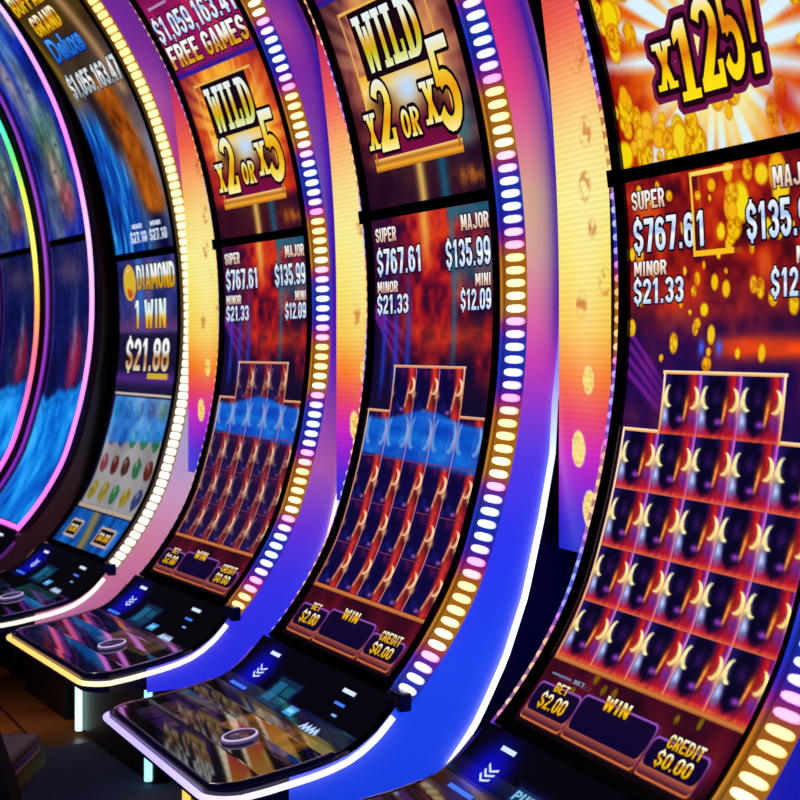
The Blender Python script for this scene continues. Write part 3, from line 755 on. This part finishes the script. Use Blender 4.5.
    if not neon:
        for (xi, xo, sg) in ((.641, XR, 1), (.018, XL, -1)):
            lens, base = led_color(zs, led, phase)
            # channel
            mb = MB()
            xs_ = np.array([xi, xi, xo, xo]); of = np.array([-.01, .002, -.012, -.014])
            P = np.stack([PS(x, zs, o) for x, o in zip(xs_, of)], 1)
            dim = .75 if led != 'warm' else .8
            mb.grid(P, np.repeat((base * dim)[:, None, :], 4, 1))
            strip = mb.build('led_strip', M_LEDBASE, root, recalc=False)
            mb = MB()
            # arc-length spaced lenses
            zz = np.linspace(ZT - .01, ZB + .008, 2000); ds = np.hypot(np.diff(zz), np.diff(prof(zz))); L = np.concatenate([[0], np.cumsum(ds)])
            pitch = .0245
            cz = np.interp(np.arange(pitch / 2, L[-1], pitch), L, zz)
            lc, lb = led_color(cz, led, phase)
            for z, c, c_b in zip(cz, lc, lb):
                dzs = pitch * (.33 if led != 'warm' else .44) / np.hypot(1, (prof(z + .002) - prof(z - .002)) / .004)
                a0, a1 = (.05, .97) if sg > 0 else (.10, .80)
                ex_ = .75 if led != 'warm' else .42
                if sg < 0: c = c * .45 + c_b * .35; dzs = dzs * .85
                rim, top = [], []
                for k in range(12):
                    th = 2 * math.pi * (k + .5) / 12
                    ux = .5 + .5 * np.sign(math.cos(th)) * abs(math.cos(th)) ** ex_
                    uz = np.sign(math.sin(th)) * abs(math.sin(th)) ** ex_
                    f = a0 + (a1 - a0) * ux
                    o = .002 - .014 * f
                    rim.append(PS(xi + (xo - xi) * f, z + uz * dzs, o + .0005))
                    f2 = .5 + (f - .5) * .80; o2 = .002 - .014 * f2
                    top.append(PS(xi + (xo - xi) * f2, z + uz * dzs * .72, o2 + .003))
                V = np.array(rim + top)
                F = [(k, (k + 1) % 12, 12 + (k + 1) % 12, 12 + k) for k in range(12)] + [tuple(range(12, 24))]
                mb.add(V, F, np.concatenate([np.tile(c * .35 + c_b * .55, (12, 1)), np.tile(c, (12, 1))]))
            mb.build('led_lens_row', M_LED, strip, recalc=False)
        # light pipe beside the right bezel
        _, base = led_color(zs, led, phase)
        mb = MB(); P = np.stack([PS(.624, zs, -.008), PS(.626, zs, .004), PS(.639, zs, .004), PS(.640, zs, -.008)], 1)
        pc = base if led != 'warm' else base * .45
        mb.grid(P, np.stack([pc * .3, pc * 1.05, pc * .55, pc * .2], 1)); mb.build('light_pipe', M_PIPE, root, recalc=False)
    else:
        mb = MB()
        pts = np.concatenate([PS(.66, zs, .012), PS(np.linspace(.64, .04, 10), np.full(10, ZB + .004), .012)])
        zc = np.concatenate([zs, np.full(10, ZB)])
        mb.tube(pts, neon[2] if len(neon) > 2 else .011, ramp(zc, neon[0])); mb.build('neon_frame', M_TUBE, root, smooth=True)
        mb = MB(); mb.tube(PS(.02, zs, .010), .006, ramp(zs, neon[1])); mb.build('neon_edge', M_PIPE, root, smooth=True)
    # button panel below the screens
    yy = DECKC[:6]
    tt = np.linspace(0, 1, 40)
    dl_ = np.concatenate([[0], np.cumsum(np.hypot(*np.diff(DECKC[:6], axis=0).T))]); dl_ /= dl_[-1]
    def PB(x, v, off):  # v from 0 (top) to 1 (deck side)
        v = np.asarray(v, float); 
        y = np.interp(v, dl_, yy[:, 0]); z = np.interp(v, dl_, yy[:, 1])
        y2 = np.interp(np.clip(v + .02, 0, 1.02), np.append(dl_, 1.02), np.append(yy[:, 0], yy[-1, 0] - .003)); 
        return P3(x, y - off * .6, z + off * .8)
    S = Sheet(lambda x, z, off: PB(x, 1 - np.asarray(z), off + .002))
    def bp(X, Zv):
        col = np.broadcast_to(np.array([.012, .012, .05]), X.shape + (3,)).copy()
        col = mix(col, hexc('#0a0ac8'), np.exp(-(((X - .105) / .065) ** 2 + ((Zv - .55) / .38) ** 2) ** 1.5) * .9)
        col = mix(col, hexc('#06082a'), ((abs(X - .28) < .07) & (abs(Zv - .42) < .24)) * 1.0)
        return col
    S.paint(0.0, .67, 0, 1, 60, 30, bp)
    B = '#d8ecff'
    S.rect(.095, .145, .82, .87, B); S.next()
    for k in range(3):
        zc = .64 - k * .062
        S.poly([(.098, zc), (.116, zc - .062), (.137, zc - .02), (.137, zc + .008), (.116, zc - .034), (.098, zc + .028)], '#cfe0ff')
    S.rect(.06, .15, .24, .29, '#3a78ff'); S.next()
    if side == 'm4':
        S.rect(.22, .345, .20, .62, '#12285a'); S.next(); S.text('PUSH', .225, .31, .47, .58, '#7ac0e0', .02); S.ellipse(.315, .34, .025, .12, '#8aa0b8'); S.rect(.235, .28, .30, .34, '#90b8d0'); S.next()
    else:
        S.rect(.225, .335, .22, .64, '#0e2c48'); S.next(); S.rect(.235, .275, .28, .58, '#1a6088'); S.rect(.285, .325, .42, .56, '#14506a'); S.rect(.285, .325, .28, .38, '#124058'); S.next()
    S.rect(.365, .41, .24, .38, '#3a90d8'); S.next()
    S.rect(.372, .402, .28, .34, '#8ac8f0'); S.next()
    S.rect(.485, .54, .80, .85, B); S.rect(.49, .535, .64, .675, '#4a80ff'); S.rect(.52, .54, .50, .53, '#8ab0ff'); S.next()
    for k in range(4):
        S.poly([(.475 + k * .018, .20), (.487 + k * .018, .30), (.499 + k * .018, .20), (.493 + k * .018, .17), (.487 + k * .018, .23), (.481 + k * .018, .17)], '#b8d4ff')
    S.mb.build('button_panel', M_ICON, root, recalc=False)
    # end clamp of the LED strip
    if not neon:
        b = MB(); q = PS(np.array([.64, .70]), np.array([ZB, ZB]), 0)
        bx = box_mb(.648 * wx, .698 * wx, (-.258) * sc, (-.232) * sc, (ZB - .022) * sc + dz + CAMH, (ZB + .012) * sc + dz + CAMH, .004)
        bx.build('strip_end_clamp', M_DECK, root)
    # button deck: slab with rounded front corners
    ys = np.concatenate([np.linspace(-.352, -.560, 12), -.560 - .055 * np.sin(np.linspace(.15, math.pi / 2, 10))])
    def lim(y, x0, x1, r):
        f = np.clip((-.560 - y) / .055, 0, 1); dx = r * (1 - np.sqrt(np.clip(1 - f ** 2, 0, 1)))
        return x0 + dx, x1 - dx
    l, r_ = lim(ys, -.012, .682, .05)
    mb = MB()
    zt = deckz(ys); zbm = np.interp(-ys, [.35, .43, .64], [-.81, -.815, -.805])
    nx = 24
    fx = np.linspace(0, 1, nx)
    top = P3(l[:, None] + (r_ - l)[:, None] * fx, ys[:, None], (zt - .001)[:, None])
    bot = P3(l[:, None] + (r_ - l)[:, None] * fx, ys[:, None], zbm[:, None])
    mb.grid(top); mb.grid(bot)
    mb.grid(np.stack([top[:, 0], bot[:, 0]], 1)); mb.grid(np.stack([top[:, -1], bot[:, -1]], 1)); mb.grid(np.stack([top[-1], bot[-1]], 1)); mb.grid(np.stack([top[0], bot[0]], 1))
    deck = mb.build('button_deck', M_DECK, root)
    # touch glass
    yg = np.linspace(-.375, -.600, 60); lg, rg = lim(yg - .008, .004, .662, .045)
    fx = np.linspace(0, 1, 90)
    X = lg[:, None] + (rg - lg)[:, None] * fx; Y = np.repeat(yg[:, None], 90, 1)
    col = np.broadcast_to(np.array([.015, .012, .035]), X.shape + (3,)).copy()
    if deck_tint:
        nz_ = noise(X, Y, 30, 91)
        patch = (X > .30) & (X < .60) & (Y > -.47 + .25 * (X - .3) * .3) 
        tan = ramp(np.clip(nz_, 0, 1), [(.2, deck_tint[0]), (.8, deck_tint[1])])
        col = np.where(patch[..., None], tan, col)
        for i in range(3):
            for j in range(2):
                bx = (X > .07 + j * .1) & (X < .155 + j * .1) & (Y < -.42 - i * .055) & (Y > -.462 - i * .055)
                col = np.where(bx[..., None], ramp(np.clip(nz_, 0, 1), [(.2, deck_tint[2]), (.8, deck_tint[3])]), col)
    mb = MB(); mb.grid(PD(X, Y, .004), col); 
    gl = mb.build('touch_glass', M_TOUCH, deck, recalc=False)
    # chrome lip round the glass
    per = np.concatenate([PD(lg - .003, yg, .004), PD(np.linspace(lg[-1], rg[-1], 20), np.full(20, yg[-1] - .003), .004), PD(rg[::-1] + .003, yg[::-1], .004)])
    mb = MB(); mb.tube(per, .0025); mb.build('glass_lip', M_CHROME, deck, smooth=True)
    # edge light wrapped round the deck
    ca_ = np.linspace(0, math.pi / 2, 10)
    yl = np.concatenate([np.linspace(-.268, -.562, 24)]); zl_ = deckz(yl) - .012 - np.interp(-yl, [.27, .40, .58], [0, .004, .005])
    rs = P3(.692, yl, zl_)
    zc_ = deckz(-.562) - .017
    cr = P3(.692 - .055 * (1 - np.cos(ca_)), -.562 - .060 * np.sin(ca_), np.full(10, zc_)); cl = P3(-.020 + .055 * (1 - np.cos(ca_)), -.562 - .060 * np.sin(ca_), np.full(10, zc_))
    ft = P3(np.linspace(.62, .05, 12), np.full(12, -.622), np.full(12, zc_))
    ls = P3(-.020, yl[::-1], zl_[::-1])
    pts = np.concatenate([rs, cr[1:], ft, cl[::-1][:-1], ls])
    tparam = np.linspace(0, 1, len(pts))
    mb = MB(); mb.tube(pts, .0062, ramp(tparam, edge_cols[side])); mb.build('deck_edge_light', M_EDGE, deck, smooth=True)
    # round spin button
    if btn:
        bxc, byc, rr = .434, -.47, .036
        sb = MB()
        n = 32
        rings = [(rr, 0.0, '#181028'), (rr, .006, '#6a5a90'), (rr * .95, .009, '#e8d0ff'), (rr * .86, .009, '#8a70b0'), (rr * .84, .006, '#201028'), (rr * .5, .007, '#301838'), (0.001, .0075, '#402048')]
        a = np.linspace(0, 2 * math.pi, n, endpoint=False)
        Pn = np.stack([P3(bxc + r * np.cos(a), byc + r * np.sin(a), deckz(byc + r * np.sin(a)) + .004 + h) for r, h, _ in rings], 0)
        Pn = np.concatenate([Pn, Pn[:, :1]], 1)
        cc = np.stack([np.tile(hexc(c) * (1 if i < 4 else .6), (n + 1, 1)) for i, (_, _, c) in enumerate(rings)], 0)
        sb.grid(Pn, cc); sb.build('spin_button', mat_btn, deck, smooth=False)
    # pedestal and its corner tubes
    x0, x1 = ped
    b = box_mb(x0, x1, -.10, .36, 0, (-.835) * sc + dz + CAMH, .008); b.build('pedestal', M_PED, root)
    for x, c in zip((x0 + .0, x1 - .0), tubes):
        if c:
            mb = MB(); z = np.linspace(.02, CAMH - .845 * sc, 6)
            mb.tube(np.stack([np.full(6, x), np.full(6, -.114), z], 1), .013, np.tile(hexc(c), (6, 1))); mb.build('corner_light_tube', M_TUBE, root, smooth=True)
    # wing screen in the gap beside the machine
    if wing:
        w, wy = wing
        zq = np.linspace(-.385, 1.15, 560); xq = np.linspace(-w, -.023, 40)
        X, Z = np.meshgrid(xq, zq[::-1])
        yw = wy - .12 * np.clip(Z - .1, 0, None) ** 2
        col = ramp(Z, [(-.385, '#1a28d0'), (-.33, '#3a20d8'), (-.27, '#8a18d0'), (-.20, '#d020c0'), (-.13, '#f04060'), (-.06, '#ff7a20'), (.03, '#ffc848'), (.15, '#ffe868'), (.28, '#fff490'), (.40, '#ffe080'), (.52, '#ffa860'), (.62, '#f46048'), (.8, '#c02050'), (1.15, '#500850')])
        col = mix(col, hexc('#fff4b0'), np.exp(-((X + w * .5) / (w * .3)) ** 2) * np.exp(-((Z - .2) / .25) ** 2) * .6)
        r = np.random.default_rng(int(t0 * 100))
        cs = [(.52, -.06, .020), (.35, -.19, .026), (.85, -.2, .026), (.55, -.30, .027)]
        for fx_, cz, a in cs:
            cx = -w + w * fx_
            d = np.hypot((X - cx) / a, (Z - cz) / (a * 1.35))
            ci = mix(np.broadcast_to(hexc('#ffe878'), col.shape), hexc('#e09030'), (noise(X, Z, 120, 5) - .45) * 2)
            ci = mix(ci, hexc('#ffe8a0'), sstep(.8, .9, d))
            col = mix(col, ci, 1 - sstep(.92, 1.05, d))
        for fx_, cz, a in [(.5, .55, .032), (.55, .40, .022), (.5, .30, .022), (.4, .08, .02), (.8, .12, .02), (.6, .22, .015), (.5, .7, .03)]:
            cx = -w + w * fx_
            d = np.hypot((X - cx) / a, (Z - cz) / (a * 1.3))
            m = (1 - sstep(.85, 1.05, d)) * sstep(.45, .7, noise(X, Z, 60, int(cz * 100) + 9)) * .55
            col = mix(col, hexc('#b84a10'), m)
            col = mix(col, hexc('#e89040'), np.exp(-((d - 1) / .07) ** 2) * .35)
        col = col * (1 - .07 * (.5 + .5 * np.sin(Z * 2 * math.pi / .0115)))[..., None]
        mb = MB(); mb.grid(np.stack([X, yw, Z + CAMH], -1), col); ws = mb.build('wing_screen', M_WING, root, recalc=False)
        bk = np.stack([X, yw + .02, Z + CAMH], -1)
        mb = MB(); mb.grid(bk[::13, ::13]); 
        fr = np.stack([X, yw, Z + CAMH], -1)
        mb.grid(np.stack([fr[:, 0], bk[:, 0]], 1)); mb.grid(np.stack([fr[-1], bk[-1]], 1)); mb.grid(np.stack([fr[:, -1], bk[:, -1]], 1)); mb.grid(np.stack([fr[0], bk[0]], 1))
        mb.build('wing_housing', M_CAB, ws)
        box_mb(-w, -.022, wy + .04, wy + .06, CAMH - .82, CAMH - .386).build('wing_lower_panel', M_DARKSIDE, root)
    return root

mat_btn = mat_display('spin_button_glow', 1.0, .12)
zs2 = np.linspace(1.2, -.78, 80)
edge_cols = {
 'm4': [(0, '#ffd8a0'), (.6, '#c08060'), (.75, '#302060'), (1, '#181040')],
 'm3': [(0, '#ffffff'), (.2, '#f4e8ff'), (.38, '#d8ccff'), (.5, '#b8a8ff'), (.66, '#c0b0ff'), (.8, '#8a60d0'), (1, '#5030a0')],
 'm2': [(0, '#ffe8e0'), (.2, '#fff0d8'), (.36, '#ffecc0'), (.42, '#ffd070'), (.66, '#ffc060'), (.8, '#604020'), (1, '#302010')],
 'm1': [(0, '#fff4e8'), (.3, '#fff0d8'), (.6, '#ffe0b0'), (1, '#806040')],
 'dark': [(0, '#400060'), (1, '#200040')],
}
WHITE_EDGE = [(-.8, '#e0e4ff'), (-.4, '#f4f4ff'), (-.2, '#b8c8ff'), (.1, '#2020a0'), (1.2, '#100840')]

def dec(lower): return lambda S: lower(S)
def x125_decals(S):
    S.glyphs([('X', .198, .256, .424, .500), ('1', .258, .318, .398, .524), ('2', .322, .388, .404, .545), ('5', .392, .446, .408, .556), ('!', .450, .492, .410, .560)],
             GOLD2, '#1c0410', .010, '#6a1248')

machine('slot machine nearest the viewer, its upper screen bursting with x125!', 1.523, 1.49, .078, phase=.62, side='m4', upper=(paint_x125, x125_decals), lower=(paint_lower('near'), lambda S: lower_decals(S, 'near')),
        wing=(.221, .004), sx=.616, edge=None, res=(230, 420, 170, 300), deck_tint=('#5a3a10', '#c88a20', '#301048', '#8a5030'))
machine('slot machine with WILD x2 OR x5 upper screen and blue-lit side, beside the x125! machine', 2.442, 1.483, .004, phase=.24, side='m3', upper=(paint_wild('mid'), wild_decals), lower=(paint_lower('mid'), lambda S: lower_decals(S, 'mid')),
        wing=(.308, .062), edge=WHITE_EDGE, res=(200, 380, 150, 260), tubes=(None, '#ffd9a0'), deck_tint=('#4a2c10', '#a86a28', '#24104a', '#6a4830'))
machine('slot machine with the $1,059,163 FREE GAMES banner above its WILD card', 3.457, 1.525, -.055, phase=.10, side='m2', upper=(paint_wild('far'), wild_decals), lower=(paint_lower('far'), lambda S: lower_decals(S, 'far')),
        wing=(.305, .028), edge=[(-.8, '#e0d0ff'), (-.55, '#ffe8e0'), (-.35, '#ffd8a8'), (-.2, '#a060b0'), (.1, '#301080'), (1.2, '#140840')], res=(150, 300, 130, 260), ped=(.04, .69), tubes=('#ffb04a', '#ffcf90'), deck_tint=('#3a2c20', '#7a5a38', '#101c3a', '#2a3050'))
machine('slot machine with warm white lights and white fruit reels under a Deluxe sign', 4.481, 1.514, -.052, W=.735, sc=1.04, led='warm', side='m1', upper=(paint_deluxe_upper, deluxe_upper_decals), lower=(paint_deluxe_lower, deluxe_lower_decals),
        edge=[(-.8, '#ffd0e0'), (-.4, '#ffffff'), (-.15, '#e8e0ff'), (.2, '#703090'), (1.2, '#200840')], res=(140, 260, 130, 240), ped=(-.055, .655), tubes=('#c8f4f4', '#9af0e0'), deck_tint=('#103038', '#185058', '#0c1830', '#20405a'))
PINK = [(-.7, '#ff60e8'), (-.2, '#f080ff'), (.3, '#ffb0ff'), (.6, '#f070f0'), (1, '#c0a0ff'), (1.3, '#b0c0ff')]
VIO = [(-.7, '#8020c0'), (.3, '#b050e0'), (1.2, '#7030c0')]
machine('dark slot machine outlined in pink neon, showing blue art', 5.42, 1.474, -.047, W=.65, sc=1.138, dz=.072, side='dark', upper=(paint_neon_screen(201, 1.0), None), lower=(paint_neon_screen(201, 1.0), None),
        neon=(PINK, VIO, .0085), res=(90, 200, 90, 180), ped=(.0, .56), btn=False)
RAIN = [(-.7, '#ff70f0'), (-.4, '#ff60d0'), (-.1, '#ff6080'), (.1, '#ffa840'), (.3, '#fff060'), (.5, '#d8f840'), (.65, '#50f070'), (.8, '#40e8e8'), (1.1, '#60c8ff')]
machine('dark slot machine outlined in rainbow neon, partly cut by the photo edge', 6.27, 1.469, -.047, W=.724, sc=1.138, dz=.072, side='dark', upper=(paint_neon_screen(301, .9), None), lower=(paint_neon_screen(301, .9), None),
        neon=(RAIN, VIO, .0095), res=(90, 180, 90, 160), ped=(.0, .64), btn=False)

# ------------------------------------------------------------------ swivel chair
def chair(loc, rz):
    root = bpy.data.objects.new('swivel_chair', None); C.objects.link(root); root.location = loc; root.rotation_euler = (0, 0, rz)
    tag(root, 'dark padded swivel chair drawn up to the machines, cut by the photo edge', 'chair')
    m = box_mb(-.21, .21, -.2, .22, .285, .385, .045, 5); s = m.build('seat', M_CHAIR, root, smooth=True)
    m = box_mb(-.19, .19, -.18, .20, .376, .396, .009, 3); m.build('seat_pad', M_SEAT, s, smooth=True)
    mb = MB(); a = np.linspace(0, 2 * math.pi, 41)
    px = .205 * np.sign(np.cos(a)) * np.abs(np.cos(a)) ** .35; py_ = .01 + .205 * np.sign(np.sin(a)) * np.abs(np.sin(a)) ** .35
    mb.tube(np.stack([px, py_, np.full(41, .367)], 1), .005, cap=False); mb.build('piping', M_PIPING, s, smooth=True)
    # curved backrest shell
    mb = MB(); th = np.linspace(-1, 1, 21); h = np.linspace(0, 1, 14)
    T, H = np.meshgrid(th, h)
    wv = np.interp(H, [0, .1, .55, .85, 1], [.25, .25, .175, .13, .08])
    x = T * wv; y = -.245 - .11 * H + .10 * T ** 2; z = .27 + .60 * H
    F_ = np.stack([x, y, z], -1); B_ = np.stack([x * .97, y - .055, z], -1)
    mb.grid(F_); mb.grid(B_); mb.grid(np.stack([F_[:, 0], B_[:, 0]], 1)); mb.grid(np.stack([F_[:, -1], B_[:, -1]], 1)); mb.grid(np.stack([F_[-1], B_[-1]], 1)); mb.grid(np.stack([F_[0], B_[0]], 1))
    mb.build('backrest', M_CHAIR, root, smooth=True)
    mb = MB(); mb.tube([(0, 0, .03), (0, 0, .2), (0, 0, .29)], .032, n=16); mb.build('post', M_CHROME, root, smooth=True)
    mb = MB(); rr = [(.24, 0), (.24, .015), (.20, .03), (.05, .045), (.03, .05)]
    a = np.linspace(0, 2 * math.pi, 33)
    P = np.stack([np.stack([r * np.cos(a), r * np.sin(a), np.full(33, h_)], -1) for r, h_ in rr], 0); mb.grid(P); mb.build('base', M_CHROME, root, smooth=True)
    return root
chair((-3.735, .625, 0), 1.08)

# ------------------------------------------------------------------ the room
def structure(o): o['kind'] = 'structure'; return o
def tile_floor():
    m = bpy.data.materials.new('brown_tile'); m.use_nodes = True; nt = m.node_tree; b = nt.nodes['Principled BSDF']
    tc = nt.nodes.new('ShaderNodeTexCoord'); br = nt.nodes.new('ShaderNodeTexBrick'); br.offset = .5
    br.inputs['Scale'].default_value = 1.0; br.inputs['Brick Width'].default_value = .6; br.inputs['Row Height'].default_value = .3; br.inputs['Mortar Size'].default_value = .006
    br.inputs['Color1'].default_value = (*lin(hexc('#8a5a34')), 1); br.inputs['Color2'].default_value = (*lin(hexc('#7a4c2a')), 1); br.inputs['Mortar'].default_value = (*lin(hexc('#2a1a10')), 1)
    nt.links.new(tc.outputs['Object'], br.inputs['Vector']); nt.links.new(br.outputs['Color'], b.inputs['Base Color'])
    b.inputs['Roughness'].default_value = .35
    return m
def carpet_mat():
    m = bpy.data.materials.new('grey_carpet'); m.use_nodes = True; nt = m.node_tree; b = nt.nodes['Principled BSDF']
    n = nt.nodes.new('ShaderNodeTexNoise'); n.inputs['Scale'].default_value = 90
    r = nt.nodes.new('ShaderNodeValToRGB'); r.color_ramp.elements[0].color = (*lin(hexc('#3a3c66')), 1); r.color_ramp.elements[1].color = (*lin(hexc('#565a88')), 1)
    tc = nt.nodes.new('ShaderNodeTexCoord')
    nt.links.new(tc.outputs['Object'], n.inputs['Vector']); nt.links.new(n.outputs['Fac'], r.inputs['Fac']); nt.links.new(r.outputs['Color'], b.inputs['Base Color'])
    b.inputs['Roughness'].default_value = .9
    return m
structure(box_mb(-11, 2.5, -4.5, 3.0, -.06, 0).build('floor', tile_floor()))
structure(box_mb(-5.15, 2.4, -.4, 2.6, 0, .004).build('floor_carpet', carpet_mat()))
M_WALL = mat_principled('dark_wall', '#14142a', .6, bump=(8, .05))
structure(box_mb(-11, 2.5, 3.0, 3.1, 0, 3.6).build('wall_back', M_WALL))
structure(box_mb(-11.1, -11, -4.5, 3.1, 0, 3.6).build('wall_left', M_WALL))
structure(box_mb(2.5, 2.6, -4.5, 3.1, 0, 3.6).build('wall_right', M_WALL))
structure(box_mb(-11, 2.5, -4.6, -4.5, 0, 3.6).build('wall_front', M_WALL))
structure(box_mb(-11, 2.5, -4.5, 3.0, 3.6, 3.7).build('ceiling', mat_principled('dark_ceiling', '#0e0e18', .8)))

def area(name, loc, rot, size, energy, col):
    l = bpy.data.lights.new(name, 'AREA'); l.energy = energy; l.size = size; l.color = lin(hexc(col))
    o = bpy.data.objects.new(name, l); C.objects.link(o); o.location = loc; o.rotation_euler = rot
    return o
area('overhead_fill', (-4.6, .2, 3.5), (0, 0, 0), .6, 20, '#ffd0a8')  # unseen warm fill light added from above
area('floor_fill', (-5.55, 1.0, .42), (0, 0, 0), .3, .75, '#ffc8a0')  # unseen fill light added to brighten the brown tiles
area('overhead_fill', (-2.0, -1.5, 3.5), (0, 0, 0), .8, 10, '#8090ff')  # unseen dim blue fill light, added overhead

w = bpy.data.worlds.new('World'); bpy.context.scene.world = w; w.use_nodes = True
w.node_tree.nodes['Background'].inputs['Color'].default_value = (.01, .012, .03, 1)
w.node_tree.nodes['Background'].inputs['Strength'].default_value = .3

# ------------------------------------------------------------------ camera
cam = bpy.data.cameras.new('Camera'); co = bpy.data.objects.new('Camera', cam); C.objects.link(co)
cam.sensor_width = 36; cam.lens = 1500 / 800 * 36; cam.shift_y = -52.3 / 800
A = math.atan(.5)
co.location = (0, 0, CAMH)
fwd = Vector((-math.cos(A), math.sin(A), 0))
co.rotation_euler = fwd.to_track_quat('-Z', 'Y').to_euler()
cam.clip_start = .05
cam.dof.use_dof = True; cam.dof.focus_distance = 2.9; cam.dof.aperture_fstop = 9.0
bpy.context.scene.camera = co
sc_ = bpy.context.scene
sc_.view_settings.view_transform = 'Standard'
sc_.view_settings.look = 'None'
sc_.cycles.max_bounces = 6
sc_.cycles.sample_clamp_indirect = 4
